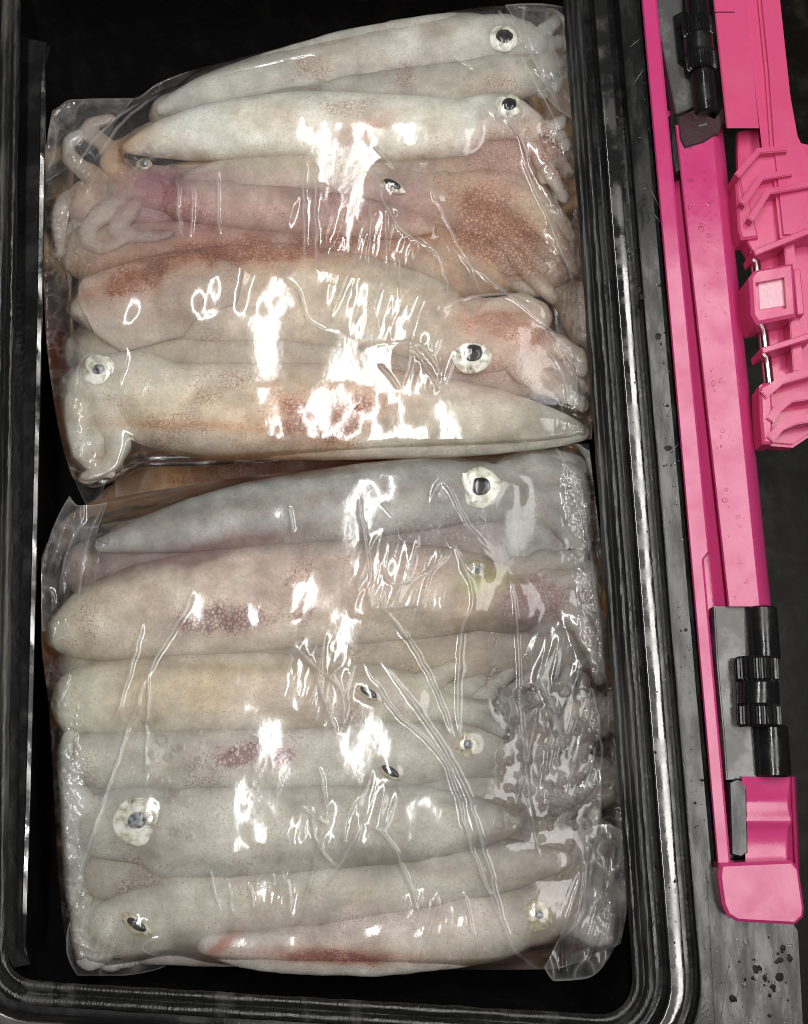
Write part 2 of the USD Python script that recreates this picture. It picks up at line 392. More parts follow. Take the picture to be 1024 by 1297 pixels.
catch([(830, -40), (872, -40), (884, 86), (882, 134), (857, 144), (836, 40)],
      [(854, 18), (866, 12), (864, -40), (900, -40), (906, 50), (903, 92), (874, 88), (860, 76)],
      ((878, -40, .012), (887, 34, .012), 16), ((882, 26, .012), (889, 92, .012), 21.5), ((889, 88, .010), (896, 146, .009), 17),
      [(848, 146), (858, 142), (864, 150), (867, 214), (856, 219), (852, 200)], 'grey plate of the catch at the top of the side')
tri = [(859, 148), (883, 137), (906, 150), (918, 132), (919, 152), (911, 168), (892, 180), (868, 187), (862, 176)]
obj('catch_tab', M2T(prism(tri, -.006, .0100)), MAROON, box)
obj('slot', M2T(prism([(885, 158), (896, 155), (896.5, 158), (886, 161)], .0098, .0106, .0002)), PLATE, box)
catch([(905, 768), (960, 768), (968, 985), (921, 988), (918, 940), (909, 840)],
      [(946, 769), (984, 769), (988, 832), (950, 834)],
      ((964, 770, .006), (969, 836, .008), 19), ((958, 832, .012), (963, 921, .012), 25.5), ((975, 919, .006), (980, 984, .006), 21),
      [(924, 991), (934, 986), (946, 990), (948, 1080), (940, 1086), (927, 1083)], 'grey plate of the catch beside the lower bag')

# ------------------------------------------------------------------ pink hinge of the lid
hinge = obj('hinge_arm', loft([(lx(903, 1034), .002), (lx(904, 1035), .016), (lx(906, 1037), .017), (lx(944, 1078), .017), (lx(945, 1079), .017), (lx(946, 1080), .002)], -60, 162, 20), PINK2, box, smooth=25, label='flat pink hinge arm standing along the rim')
obj('arm_step', loft([(lx(944, 1094), .002), (lx(944, 1094), .0135), (lx(962, 1112), .0125), (lx(962, 1112), .002)], -60, 230, 20), PINK2, hinge, smooth=25)
edge_ = [(961, -60), (986, -60), (990, 0), (1003, 120), (1012, 170), (1024, 195), (1060, 215), (1060, 300), (990, 300), (978, 190), (971, 90), (962, 0)]
obj('arm_edge', M2T(prism(edge_, .000, .0165, .002)), PINK2, hinge)
obj('arm_seam', M2T(prism([(904.5, 14.2), (931, 14.2), (931, 15.6), (904.6, 15.6)], .0165, .01715, .0001)), MAROON, hinge)
obj('hinge_web', M2T(prism([(936, 225), (935, 166), (968, 160), (990, 175), (1060, 190), (1060, 560), (985, 540), (972, 470), (955, 330), (938, 300)], -.004, .0015)), PINK2, hinge)


def fin(line, dz0, z1, w=7, lean=0):
    """upright rib of the hinge along a pixel line"""
    L = np.asarray(line, float)
    n = len(L); mids = []
    d = np.gradient(L, axis=0); d /= np.linalg.norm(d, axis=1, keepdims=True); nn = np.c_[-d[:, 1], d[:, 0]] * w / 2
    poly = np.vstack([L + nn, (L - nn)[::-1]])
    return M2T(prism(poly.tolist(), dz0, z1, .0006))


obj('knuckle', M2T(prism([(932, 224), (938, 222), (950, 250), (962, 300), (940, 303), (936, 290)], -.004, .0135, .0015)), PINK2, hinge)
for pts, z1 in (([(936, 222), (962, 192), (1000, 188), (1006, 217), (965, 226), (943, 256)], .0150), ([(943, 258), (965, 226), (1006, 217), (1030, 230), (974, 242), (953, 276)], .0125), ([(953, 278), (974, 242), (1040, 230), (1040, 288), (956, 322), (944, 300)], .0100)):
    obj('hinge_face', M2T(prism(pts, -.004, z1, .0008)), PINK2, hinge)
for ln, z1 in (([(934, 222), (962, 190), (998, 187)], .021), ([(941, 258), (965, 224), (1004, 217)], .020), ([(951, 278), (974, 242), (1028, 232)], .021), ([(956, 320), (1030, 290)], .022), ([(966, 444), (1030, 424)], .022)):
    obj('hinge_rib', fin(ln, .000, z1, 8), PINK2, hinge)
for ln in ([(994, 232), (1002, 330), (1012, 470)],):
    obj('hinge_rib', fin(ln, .000, .0149, 13), PINK2, hinge)
blk = prism([(950, 350), (958, 341), (1006, 332), (1010, 400), (960, 410), (953, 398)], -.002, .024, .002)
hole = prism([(961, 353), (998, 346), (1001, 386), (963, 392)], .020, .030, .0001)
bk = obj('hinge_block', M2T(blk - hole), PINK2, hinge)
obj('insert', M2T(prism([(961, 353), (998, 346), (1001, 386), (963, 392)], .0185, .0206, .0002)), WINDOW, bk)
for ln in ([(1010, 340), (1015, 398)],):
    obj('hinge_rib', fin(ln, .000, .021, 9), PINK2, hinge)
obj('hinge_pin', rod(at(953, 296, .006), at(976, 500, .006), .0034), STEEL, hinge)
kn2 = prism([(963, 488), (985, 470), (1030, 455), (1060, 455), (1060, 545), (1030, 550), (1006, 566), (968, 563), (965, 530)], -.004, .0065, .002)
kk = obj('knuckle', M2T(kn2), PINK2, hinge)
for ln in ([(968, 500), (990, 481), (1036, 468)], [(976, 532), (986, 517), (1002, 504), (1040, 498)], [(976, 556), (990, 540), (1008, 532), (1040, 527)]):
    obj('hinge_rib', fin(ln, .004, .0185, 11), PINK2, hinge)
obj('knuckle_face', M2T(prism([(963, 490), (977, 482), (980, 520), (979, 562), (967, 562), (964, 530)], .000, .0165, .0016)), PINK2, hinge)

# wet drops, dark flakes and scratches on the rim and the pink mouldings
r9 = np.random.RandomState(19)
DROP = mat('water_drop', {'fr': ('fresnel', {'IOR': 1.4}), 't': ('transparent_bsdf', {'color': (.93, .93, .93)}), 'g': ('glossy_bsdf', {'roughness': .04}), 'm': ('mix_closure', {})}, [('fr.fac', 'm.fac'), ('t.BSDF', 'm.closure1'), ('g.BSDF', 'm.closure2')], surface='m.closure')
FLAKE = plastic('dark_flake', (.006, .005, .005), .45, .1, .36, .66, .05, 600, spec=.2)
SCRATCH = plastic('scratched_plastic', (.16, .155, .15), .5, .1, .36, .66, .2, 600)


def blobs(n, where, r0, r1, flat, jag=0.0):
    out = []
    base = trimesh.creation.icosphere(2 if jag == 0 else 1, 1.0)
    for _ in range(n):
        x, y, z = where()
        r = r0 + (r1 - r0) * r9.rand() ** 3
        v = np.array(base.vertices) * V([r * r9.uniform(.8, 1.3), r * r9.uniform(.8, 1.4), r * flat])
        if jag: v *= (1 + jag * (r9.rand(len(v), 1) - .5))
        out.append(trimesh.Trimesh(v + at(x, y, z), base.faces, process=False))
    return cat(*out)


def on(f0, f1, z, y0, y1):
    def w():
        y = r9.uniform(y0, y1)
        return f0(y) + (f1(y) - f0(y)) * r9.rand(), y, z
    return w


bar_w, fl_w, rib_w, cor_w = on(lx(845, 986), lx(882, 1010), .0092, 180, 760), on(lx(792, 901), lx(812, 922), .0003, 0, 1290), on(lx(757, 856), lx(774, 877), .0029, 0, 1290), on(lambda y: 915, lambda y: 1005, .0004, 1185, 1297)
obj('water_drops', cat(blobs(70, bar_w, .0003, .0016, .35), blobs(90, fl_w, .0003, .0012, .35), blobs(60, rib_w, .0003, .0012, .35), blobs(50, cor_w, .0003, .0018, .35)), DROP, box, smooth=True, kind='stuff')
gx, gy = [805, 806, 808, 804, 838, 842, 848, 852, 846, 960, 968, 975, 985, 992, 1000, 964, 980], [352, 362, 370, 380, 425, 440, 572, 566, 590, 1232, 1226, 1238, 1222, 1240, 1216, 1244, 1250]
it = iter(list(zip(gx, gy)) * 3)


def spots_at():
    x, y = next(it)
    return x + r9.uniform(-6, 6), y + r9.uniform(-6, 6), .0005 if x > 830 else .003


obj('dark_flakes', cat(blobs(50, spots_at, .0004, .0024, .05, .3), blobs(60, fl_w, .0002, .0009, .3, .6), blobs(50, rib_w, .0002, .0009, .3, .6), blobs(26, cor_w, .0003, .0016, .3, .6)), FLAKE, box, smooth=True, kind='stuff')
for (p, q) in (((925, 1215), (914, 1290)), ((944, 1232), (931, 1272)), ((820, 232), (836, 262)), ((797, 60), (812, 48)), ((800, 110), (818, 84)), ((838, 282), (826, 268)), ((862, 560), (848, 575))):
    p, q = V(p, float), V(q, float); n_ = V([-(q - p)[1], (q - p)[0]]) / np.linalg.norm(q - p) * .55
    obj('scratch', M2T(prism([tuple(p + n_ * .3), tuple((p + q) / 2 + n_), tuple(q), tuple((p + q) / 2 - n_)], -.0005, .0007, .00005)), SCRATCH, box)

# ground under and beside the box
gp = np.array([[-3, -3, -.19], [3, -3, -.19], [3, 3, -.19], [-3, 3, -.19]])
tag(stage.GetPrimAtPath(obj('ground', trimesh.Trimesh(gp, [[0, 1, 2], [0, 2, 3]], process=False), GROUND)), kind='structure', label='dark wet ground beside the box')

# ------------------------------------------------------------------ squid
# skin blemishes and pigment, plus shade painted into the gaps between animals: (bag, x, y, rx, ry, angle, colour, strength, spots)
PAINT = [
    ('u', 200, 342, 110, 7, -18, (.40, .14, .08), .9, .5), ('u', 420, 203, 150, 6, 0, (.50, .42, .30), .5, .2), ('u', 260, 540, 120, 5, 2, (.62, .34, .20), .7, .2), ('u', 300, 582, 140, 8, 0, (.62, .42, .28), .6, .2), ('u', 190, 236, 26, 18, 0, (.16, .07, .11), .8, .2),
    ('u', 460, 165, 46, 16, -25, (.72, .25, .22), .35, .45), ('u', 390, 160, 60, 22, 0, (.8, .5, .45), .2, .22), ('u', 350, 200, 120, 18, 0, (.75, .7, .55), .3, .1),
    ('u', 330, 316, 235, 22, -4, (.62, .30, .18), .62, .75), ('u', 180, 352, 70, 22, -20, (.60, .27, .16), .6, .75), ('u', 520, 300, 70, 20, 5, (.6, .35, .26), .4, .5),
    ('u', 410, 525, 78, 36, -18, (.78, .42, .27), .75, .92), ('u', 640, 420, 70, 28, 15, (.78, .40, .32), .6, .6), ('u', 630, 290, 95, 66, 40, (.60, .40, .26), .75, .85),
    ('u', 690, 190, 44, 44, 0, (.66, .45, .38), .5, .6), ('u', 188, 240, 42, 36, 0, (.33, .17, .22), .75, .3), ('u', 245, 268, 66, 34, 0, (.58, .32, .36), .6, .6),
    ('u', 420, 262, 110, 34, 0, (.62, .40, .40), .55, .5), ('u', 495, 250, 40, 26, 0, (.5, .3, .32), .5, .35), ('u', 150, 190, 52, 20, -45, (.74, .46, .30), .7, .15),
    ('u', 640, 478, 85, 24, 0, (.78, .45, .40), .45, .45), ('u', 270, 530, 160, 22, 2, (.80, .62, .42), .32, .15), ('u', 230, 375, 120, 42, 0, (.74, .52, .44), .4, .36),
    ('u', 380, 460, 120, 36, 0, (.78, .60, .48), .35, .30), ('u', 690, 546, 66, 16, -2, (.22, .21, .19), .75, 0), ('u', 720, 330, 30, 60, 0, (.5, .34, .28), .5, .5),  # dark grey ellipse without spots: a shadow painted into the skin colour
    ('u', 130, 590, 40, 26, 0, (.60, .50, .40), .4, .1), ('u', 640, 190, 40, 36, 0, (.70, .42, .40), .5, .4), ('u', 560, 540, 120, 20, 0, (.6, .55, .42), .4, .15),
    ('l', 250, 702, 120, 11, -13, (.16, .07, .07), 1.0, .3), ('l', 400, 592, 260, 8, -7, (.20, .15, .12), .7, .2), ('l', 180, 790, 120, 30, 0, (.80, .78, .68), .4, .1), ('l', 100, 900, 30, 60, 0, (.72, .73, .62), .4, .1), ('l', 290, 782, 100, 26, -6, (.70, .56, .55), .4, .72), ('l', 440, 720, 170, 40, 0, (.70, .52, .50), .4, .40),  # the dark slit between two squid is gap shade painted as skin colour
    ('l', 120, 760, 70, 30, 0, (.62, .52, .42), .3, .35), ('l', 260, 872, 95, 32, 0, (.82, .62, .40), .36, .35), ('l', 300, 955, 40, 20, 5, (.62, .50, .53), .5, .85), ('l', 362, 960, 18, 13, 0, (.55, .42, .50), .6, .85),
    ('l', 690, 765, 66, 40, 0, (.50, .38, .40), .6, .7), ('l', 610, 760, 28, 36, 0, (.80, .58, .42), .6, .35), ('l', 420, 1212, 90, 9, 2, (.42, .15, .10), .9, .8), ('l', 282, 1196, 22, 7, -38, (.45, .10, .04), .95, .2),
    ('l', 450, 1178, 150, 26, -6, (.78, .60, .59), .35, .4), ('l', 400, 890, 90, 40, 0, (.62, .52, .52), .35, .35), ('l', 160, 665, 60, 22, 0, (.30, .26, .26), .6, .2), ('l', 330, 640, 260, 10, -6, (.30, .26, .23), .5, .1),
    ('l', 300, 845, 170, 9, 2, (.50, .42, .30), .6, 0), ('l', 700, 900, 90, 150, 0, (.22, .20, .175), .85, .15), ('l', 700, 660, 80, 80, 0, (.32, .31, .29), .7, .1), ('l', 720, 1080, 70, 120, 0, (.30, .26, .23), .7, .1), ('l', 480, 690, 90, 14, 0, (.3, .27, .24), .5, .1), ('l', 690, 1040, 50, 120, 0, (.50, .44, .42), .4, .25), ('l', 540, 1100, 160, 9, 4, (.45, .40, .34), .5, .1), ('l', 610, 735, 30, 14, 0, (.62, .66, .34), .6, 0),  # thin dark ellipses put the shade of the gaps into the skin
    ('g', 330, 608, 160, 26, 0, (.40, .27, .20), .6, .9), ('g', 470, 590, 60, 18, 0, (.30, .16, .13), .7, .7), ('g', 175, 615, 14, 22, 0, (.20, .14, .10), .8, .5), ('g', 290, 604, 30, 12, 0, (.62, .52, .42), .6, .6),
    ('g', 215, 605, 30, 40, 20, (.85, .50, .22), .9, .1), ('g', 400, 600, 120, 12, -5, (.45, .26, .20), .8, .6),
]


def painted(verts, bag, tint, seed):
    x, y = to_px(verts)
    n = fbm(verts * 45, 3, seed); n2 = fbm(verts * 160, 3, seed + 9)
    wx = 60 * (n - .5) + 34 * (n2 - .5); wy = 44 * (fbm(verts * 45 + 7, 3, seed + 3) - .5) + 26 * (fbm(verts * 160 + 5, 3, seed + 4) - .5)
    col = np.broadcast_to(V(tint, float), verts.shape).copy(); sp = np.full(len(verts), .33) + .16 * np.clip(n2 - .45, 0, 1)
    pig = np.broadcast_to(V([.24, .075, .05]) if bag != 'l' else V([.20, .075, .075]), verts.shape).copy()
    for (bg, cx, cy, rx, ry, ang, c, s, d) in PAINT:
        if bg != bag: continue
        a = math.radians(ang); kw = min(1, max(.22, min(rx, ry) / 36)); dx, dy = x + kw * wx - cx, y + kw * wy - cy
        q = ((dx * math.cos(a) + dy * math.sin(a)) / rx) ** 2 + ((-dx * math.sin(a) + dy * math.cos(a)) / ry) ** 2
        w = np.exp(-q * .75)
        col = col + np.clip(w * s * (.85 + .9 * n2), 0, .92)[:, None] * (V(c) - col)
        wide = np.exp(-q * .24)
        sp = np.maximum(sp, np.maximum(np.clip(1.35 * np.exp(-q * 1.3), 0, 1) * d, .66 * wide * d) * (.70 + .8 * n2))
    sp = np.maximum(sp, .62 * np.clip((fbm(verts * 30 + 51, 4, seed + 16) - .50) * 5, 0, 1))
    m = np.clip((fbm(verts * 34 + 11, 4, seed + 6) - .46) * 4, 0, 1)
    col = col + (.24 * m)[:, None] * (col * V([1.0, .84, .74]) - col)
    m = np.clip((fbm(verts * 60 + 31, 4, seed + 7) - .52) * 5, 0, 1)
    col = col + (.40 * m)[:, None] * (col * V([.72, .66, .60]) - col)
    col *= (V([1.03, .985, .905]) if bag != 'l' else V([1.0, .97, .91])) * (.70 + .42 * n)[:, None]
    return {'tint': np.clip(col, 0, 1), 'spots': sp, 'pigment': pig}


FLAT = .47
SOLIDS = {'u': [], 'l': [], 'g': []}


def chain(pts, r):
    """hull-of-spheres chain in the space where z is stretched by 1/FLAT"""
    out = []
    sph = [m3.Manifold.sphere(float(a), 22 if a > .012 else 12).translate((float(p[0]), float(p[1]), float(p[2] / FLAT))) for p, a in zip(pts, r)]
    return [m3.Manifold.batch_hull([sph[i], sph[i + 1]]) for i in range(len(sph) - 1)]


rs = np.random.RandomState(7)
SIDES = {'u': (((66, 140), (57, 200), (54, 300), (58, 420), (67, 500), (78, 560), (92, 610)), ((716, 12), (722, 60), (727, 150), (736, 280), (746, 400), (752, 490), (752, 560))),
         'l': (((84, 654), (54, 715), (52, 800), (62, 900), (68, 1000), (74, 1110), (82, 1185), (92, 1222)), ((746, 562), (756, 640), (766, 730), (776, 850), (786, 960), (792, 1080), (794, 1150), (788, 1200)))}


def inside(bag, L):
    """keeps what is in a bag within its side seams"""
    L = np.array(L, float)
    if bag in SIDES:
        a, b = np.array(SIDES[bag][0], float), np.array(SIDES[bag][1], float)
        r = L[:, 2] * 1.12
        L[:, 0] = np.clip(L[:, 0], np.interp(L[:, 1], a[:, 1], a[:, 0]) + 9 + r, np.interp(L[:, 1], b[:, 1], b[:, 0]) - 6 - r)
    return L




def squid(bag, label, mantle, tint, ztop=-.022, head=None, arms=(), eyes=(), fins=(), arm_r=9, seed=1, group=None):
    """mantle: (x, y, half width) in pixels from tail tip to collar; head: the same for the head; arms: pixel polylines; eyes: (x, y, r iris, r pupil, kind)"""
    root = thing('squid', label, 'squid', group)
    parts = []

    def world(L, zt):
        L = inside(bag, L)
        r = L[:, 2] * .00063
        return at(L[:, 0], L[:, 1], zt - r * FLAT), r
    sm = spline(np.asarray(mantle, float), 16)
    p, r = world(sm, ztop); parts += chain(p, r)
    if head is not None:
        hp, hr = world(spline(np.asarray(head, float), 6), ztop - .002); parts += chain(hp, hr)
    for k, a in enumerate(arms):
        zt = a[2] if len(a) > 2 and not np.ndim(a[2]) else ztop - .004 - .003 * (k % 3)
        L = spline([(q[0], q[1]) for q in a if np.ndim(q)], 14)
        ra = np.linspace(arm_r * 1.5, 6.5, 14) * (1 + .12 * np.sin(np.arange(14) * 1.9 + k))
        ap, ar = world(np.c_[L, ra], zt); parts += chain(ap, ar)
    body = m3.Manifold.batch_boolean(parts, m3.OpType.Add).refine_to_length(.0032)
    t = M2T(body); t.merge_vertices()
    trimesh.smoothing.filter_taubin(t, lamb=.5, nu=.52, iterations=14)
    v = np.array(t.vertices); v[:, 2] *= FLAT
    t = trimesh.Trimesh(v, t.faces, process=False)
    nrm = t.vertex_normals
    v = v + nrm * (.0020 * (fbm(v * 55, 3, seed) - .5) + .0005 * (fbm(v * 200, 3, seed + 1) - .5))[:, None]
    t = trimesh.Trimesh(v, t.faces, process=False)
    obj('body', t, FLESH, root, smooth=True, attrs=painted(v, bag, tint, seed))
    SOLIDS[bag].append(v)
    for f in fins:
        from shapely.geometry import Polygon
        P = Polygon(at([a[0] for a in f['pts']], [a[1] for a in f['pts']], ztop)[:, :2]).buffer(-.003).buffer(.003)
        e = trimesh.creation.extrude_polygon(P, .0042, engine='earcut')
        e = M2T(m3.Manifold(m3.Mesh(np.asarray(e.vertices, np.float32), np.asarray(e.faces, np.uint32))).refine_to_length(.003)); e.merge_vertices()
        trimesh.smoothing.filter_taubin(e, lamb=.5, nu=.52, iterations=8)
        fv = np.array(e.vertices)
        fv[:, 2] += ztop + f.get('dz', -.004) - .0015 + .007 * (fbm(fv * 40, 2, seed + 20) - .5)
        # lies over the mantle: droops away from its ridge
        j = np.clip(np.linalg.norm(fv[:, None, :2] - p[None, :, :2], axis=2).min(1) / .03, 0, 2)
        fv[:, 2] -= .006 * j ** 2
        e = trimesh.Trimesh(fv, e.faces, process=False)
        obj('fin', e, FLESH, root, smooth=True, attrs=painted(fv, bag, f.get('tint', tint), seed + 2))
        SOLIDS[bag].append(fv)
    allv = np.vstack([SOLIDS[bag][-1 - i] for i in range(len(fins) + 1)])
    for (ex, ey, ri, rp, kind) in eyes:
        z = ztop
        for _ in range(3):
            c = at(ex, ey, z)
            near = np.linalg.norm(allv[:, :2] - c[:2], axis=1) < .004
            z = allv[near, 2].max() if near.any() else ztop - .006
        c = at(ex, ey, z)
        iris = trimesh.creation.icosphere(4, 1.0)
        iv = np.array(iris.vertices)
        rag = 1 + .24 * (fbm(iv * V([1.9, 1.9, .5]), 4, int(ex) + 5) - .5)
        sx, sy = (1, 1) if kind != 'slit' else (1.35, .62)
        iv = iv * rag[:, None] * V([ri * px * sx, ri * px * sy, .0026])
        rot = trimesh.transformations.rotation_matrix(math.radians(-30 if kind == 'slit' else 10), [0, 0, 1])[:3, :3]
        iris = trimesh.Trimesh(iv @ rot.T + c + V([0, 0, -.0013]), iris.faces, process=False)
        ip = obj('eye', iris, IRIS if kind in ('clear', 'cloud') else IRIS_G, root, smooth=True)
        pu = trimesh.creation.icosphere(3, 1.0); pv = np.array(pu.vertices)
        pv = pv * (1 + .16 * (fbm(pv * 2, 2, int(ey)) - .5))[:, None] * V([rp * px * (1.5 if kind == 'slit' else 1.08), rp * px * (.6 if kind == 'slit' else .96), .0014])
        obj('pupil', trimesh.Trimesh(pv @ rot.T + c + V([.0006, .0004, .0008]), pu.faces, process=False), PUPIL if kind in ('clear', 'slit') else PUPIL_C, ip, smooth=True)
        SOLIDS[bag].append(np.array(iris.vertices)); SOLIDS[bag].append(pv @ rot.T + c + V([.0006, .0004, .0008]))
    return root


def arm_fan(x, y, targets, bend=10):
    out = []
    for k, (tx, ty) in enumerate(targets):
        m = (x + tx) / 2 + rs.uniform(-bend, bend), (y + ty) / 2 + rs.uniform(-bend, bend)
        out.append([(x + rs.uniform(-6, 6), y + rs.uniform(-8, 8)), m, (tx, ty)])
    return out


PALE, CREAM, GREY, BLUE = (.72, .69, .63), (.78, .76, .71), (.56, .55, .52), (.50, .52, .51)
# --- upper bag
squid('u', 'grey white squid along the top edge of the upper bag', [(208, 138, 10), (260, 122, 26), (340, 104, 36), (450, 78, 42), (560, 58, 42), (598, 52, 36)], (.66, .65, .62), -.026,
      head=[(590, 54, 30), (636, 50, 33), (672, 56, 22)], arms=arm_fan(670, 58, [(712, 22), (714, 50), (712, 80), (706, 110), (690, 120)]), eyes=[(638, 47, 21, 11.5, 'clear')], seed=11)
squid('u', 'bright milk white squid, second from the top in the upper bag', [(165, 186, 9), (210, 176, 24), (280, 166, 37), (400, 160, 44), (520, 164, 43), (582, 164, 34)], (.95, .95, .90), -.019,
      head=[(578, 160, 27), (632, 148, 29), (668, 158, 20)], arms=arm_fan(665, 160, [(716, 150), (720, 185), (722, 220), (715, 250), (690, 228)], 8), eyes=[(644, 133, 19, 10, 'clear')], seed=12)
squid('u', 'purplish squid with dark red head and curled arms at left of upper bag', [(545, 288, 8), (480, 280, 24), (400, 268, 34), (300, 256, 36), (235, 246, 32)], (.64, .55, .50), -.0225,
      head=[(240, 244, 28), (195, 240, 30), (160, 236, 22)], arms=[[(165, 230), (140, 200), (165, 178), (190, 160)], [(160, 240), (120, 230), (110, 255), (150, 280)], [(160, 250), (120, 280), (95, 285), (85, 300)], [(165, 250), (110, 305), (130, 315), (158, 300)], [(160, 235), (100, 210), (85, 190), (100, 170)], [(160, 230), (130, 180), (110, 165), (140, 150)], [(170, 255), (150, 295), (190, 300), (215, 296)], [(158, 240), (90, 250), (75, 270), (78, 320)]],
      eyes=[(182, 208, 11, 6, 'dull')], arm_r=10, seed=13)
squid('u', 'squid with squashed green grey eye and brown speckled arms in the upper bag', [(225, 232, 10), (290, 226, 24), (370, 226, 30), (450, 232, 31), (480, 236, 28)], (.70, .62, .56), -.023,
      head=[(475, 236, 27), (505, 240, 28), (545, 250, 26)], arms=[[(548, 250), (600, 272), (650, 302), (690, 340)], [(548, 250), (610, 256), (665, 292), (706, 330)], [(540, 245), (600, 250), (660, 280), (715, 350)], [(545, 255), (600, 280), (650, 320), (700, 378)], [(545, 235), (610, 220), (680, 250), (722, 300)], [(540, 260), (590, 300), (630, 340), (680, 370)], [(540, 250), (620, 240), (690, 290), (726, 340)], [(545, 262), (580, 310), (610, 330), (650, 345)]],
      eyes=[(496, 234, 16, 9, 'slit')], arm_r=25, seed=14)
squid('u', 'large cream squid with red brown back and jet black pupil in upper bag', [(98, 392, 12), (150, 385, 40), (230, 378, 58), (340, 376, 66), (450, 386, 62), (540, 408, 50)], (.77, .74, .66), -.018,
      head=[(535, 412, 42), (600, 430, 44), (650, 428, 34)], arms=[[(650, 420), (680, 400), (660, 385), (610, 392)], [(660, 430), (700, 440), (730, 450), (742, 470)], [(655, 440), (690, 465), (720, 480), (744, 492)], [(650, 445), (690, 485), (720, 500), (744, 515)], [(640, 410), (600, 392), (560, 400), (540, 420)]],
      eyes=[(598, 448, 27, 12.5, 'clear')], fins=[dict(pts=[(100, 350), (170, 328), (260, 315), (310, 340), (300, 385), (250, 400), (230, 420), (150, 440), (118, 420), (100, 385)], dz=-.0012, tint=(.75, .66, .57))], arm_r=14, seed=15)
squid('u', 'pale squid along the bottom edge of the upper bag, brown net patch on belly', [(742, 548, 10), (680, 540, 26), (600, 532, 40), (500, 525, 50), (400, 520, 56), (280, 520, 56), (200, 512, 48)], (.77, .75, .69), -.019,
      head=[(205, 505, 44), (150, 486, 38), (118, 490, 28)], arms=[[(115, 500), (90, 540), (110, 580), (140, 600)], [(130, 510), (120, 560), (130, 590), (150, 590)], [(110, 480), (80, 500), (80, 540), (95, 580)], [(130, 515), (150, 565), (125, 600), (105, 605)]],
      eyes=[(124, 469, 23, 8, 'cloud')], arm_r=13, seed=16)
squid('u', 'squid tail at far right of the upper bag under brown speckled arms', [(742, 430, 8), (700, 350, 22), (650, 300, 28), (600, 270, 26)], (.62, .54, .46), -.038, seed=17)

def buried(bag, label, x0, y0, x1, y1, hw, tint, seed):
    t = np.linspace(0, 1, 9)
    squid(bag, label, np.c_[x0 + (x1 - x0) * t, y0 + (y1 - y0) * t + 5 * np.sin(t * 5 + seed), hw * (.45 + .55 * np.sin(math.pi * np.clip(t, .04, .96)) ** .6)].tolist(), tint, -.028, seed=seed)


MUTED = (.56, .52, .46)
buried('u', 'grey squid half buried between the two topmost squid of the upper bag', 215, 148, 712, 86, 40, (.58, .56, .52), 61)
buried('u', 'pinkish squid buried below the milk white squid in the upper bag', 118, 262, 716, 198, 52, (.60, .48, .44), 62)
buried('u', 'brownish squid buried between the purplish squid and the large cream squid', 116, 318, 728, 332, 58, (.58, .46, .38), 63)
buried('u', 'pale squid buried between the large cream squid and the bottom squid, upper bag', 122, 440, 738, 466, 56, MUTED, 64)
# --- lower bag
squid('l', 'blue grey squid with ragged yellowish eye along top edge of the lower bag', [(128, 690, 8), (190, 676, 20), (280, 660, 34), (400, 644, 42), (520, 630, 43), (566, 626, 38)], BLUE, -.020,
      head=[(560, 626, 33), (605, 626, 36), (645, 632, 28)], arms=[[(640, 625), (690, 600), (730, 610), (742, 660)], [(645, 630), (680, 620), (710, 640), (715, 690)], [(640, 640), (670, 650), (680, 690), (700, 720)], [(645, 635), (700, 625), (735, 680), (735, 730)], [(640, 640), (650, 670), (665, 700), (690, 690)], [(640, 622), (680, 590), (720, 585), (745, 600)], [(642, 632), (670, 640), (700, 655), (725, 690)], [(642, 636), (668, 660), (690, 680), (712, 706)], [(642, 628), (680, 640), (712, 668), (738, 700)]],
      eyes=[(608, 617, 28, 12.5, 'clear')], arm_r=19, seed=21)
squid('l', 'pinkish squid with purple netted skin, second from the top in the lower bag', [(84, 800, 24), (130, 787, 42), (220, 770, 57), (330, 758, 62), (450, 752, 58), (560, 750, 48), (590, 750, 42)], (.72, .66, .58), -.017,
      head=[(585, 750, 38), (620, 756, 37), (655, 764, 30)], arms=[[(655, 755), (700, 740), (740, 735), (756, 770)], [(655, 765), (700, 770), (740, 760), (762, 800)], [(655, 775), (690, 790), (730, 775), (764, 830)], [(660, 770), (700, 755), (735, 790), (760, 860)], [(650, 745), (690, 715), (730, 712), (752, 730)]],
      eyes=[(604, 722, 13, 6, 'dull')], fins=[dict(pts=[(90, 745), (150, 722), (250, 700), (330, 690), (345, 702), (280, 725), (180, 752), (110, 772)], dz=-.006, tint=(.60, .50, .44))], arm_r=15, seed=22)
squid('l', 'yellowish squid with a slit golden eye, third from the top in the lower bag', [(88, 890, 30), (130, 888, 42), (220, 884, 49), (330, 880, 46), (420, 882, 40)], (.74, .70, .60), -.020,
      head=[(415, 882, 36), (470, 882, 34), (520, 890, 28)], arms=arm_fan(520, 890, [(580, 845), (610, 862), (625, 880), (620, 900), (600, 920), (650, 850), (640, 930), (570, 925), (660, 890)], 16), eyes=[(466, 878, 13, 8, 'slit')], arm_r=13, seed=23)
squid('l', 'grey squid with two purple ring marks in the middle of the lower bag', [(96, 962, 24), (140, 958, 36), (240, 956, 43), (340, 960, 42), (450, 956, 42), (540, 948, 38)], (.66, .64, .59), -.022,
      head=[(535, 948, 36), (590, 948, 35), (630, 955, 26)], arms=[[(630, 950), (670, 930), (700, 900), (720, 850)], [(630, 955), (680, 950), (720, 920), (740, 860)], [(630, 960), (690, 980), (730, 960), (750, 900)], [(630, 960), (680, 1000), (720, 1010), (755, 980)], [(635, 950), (680, 900), (690, 850), (710, 830)]] + arm_fan(635, 950, [(700, 1000), (690, 880), (740, 930), (720, 980), (670, 860), (735, 890), (745, 1020), (680, 1020)], 26),
      eyes=[(592, 944, 17, 6, 'dull'), (494, 978, 12, 8, 'slit')], arm_r=13, seed=24)
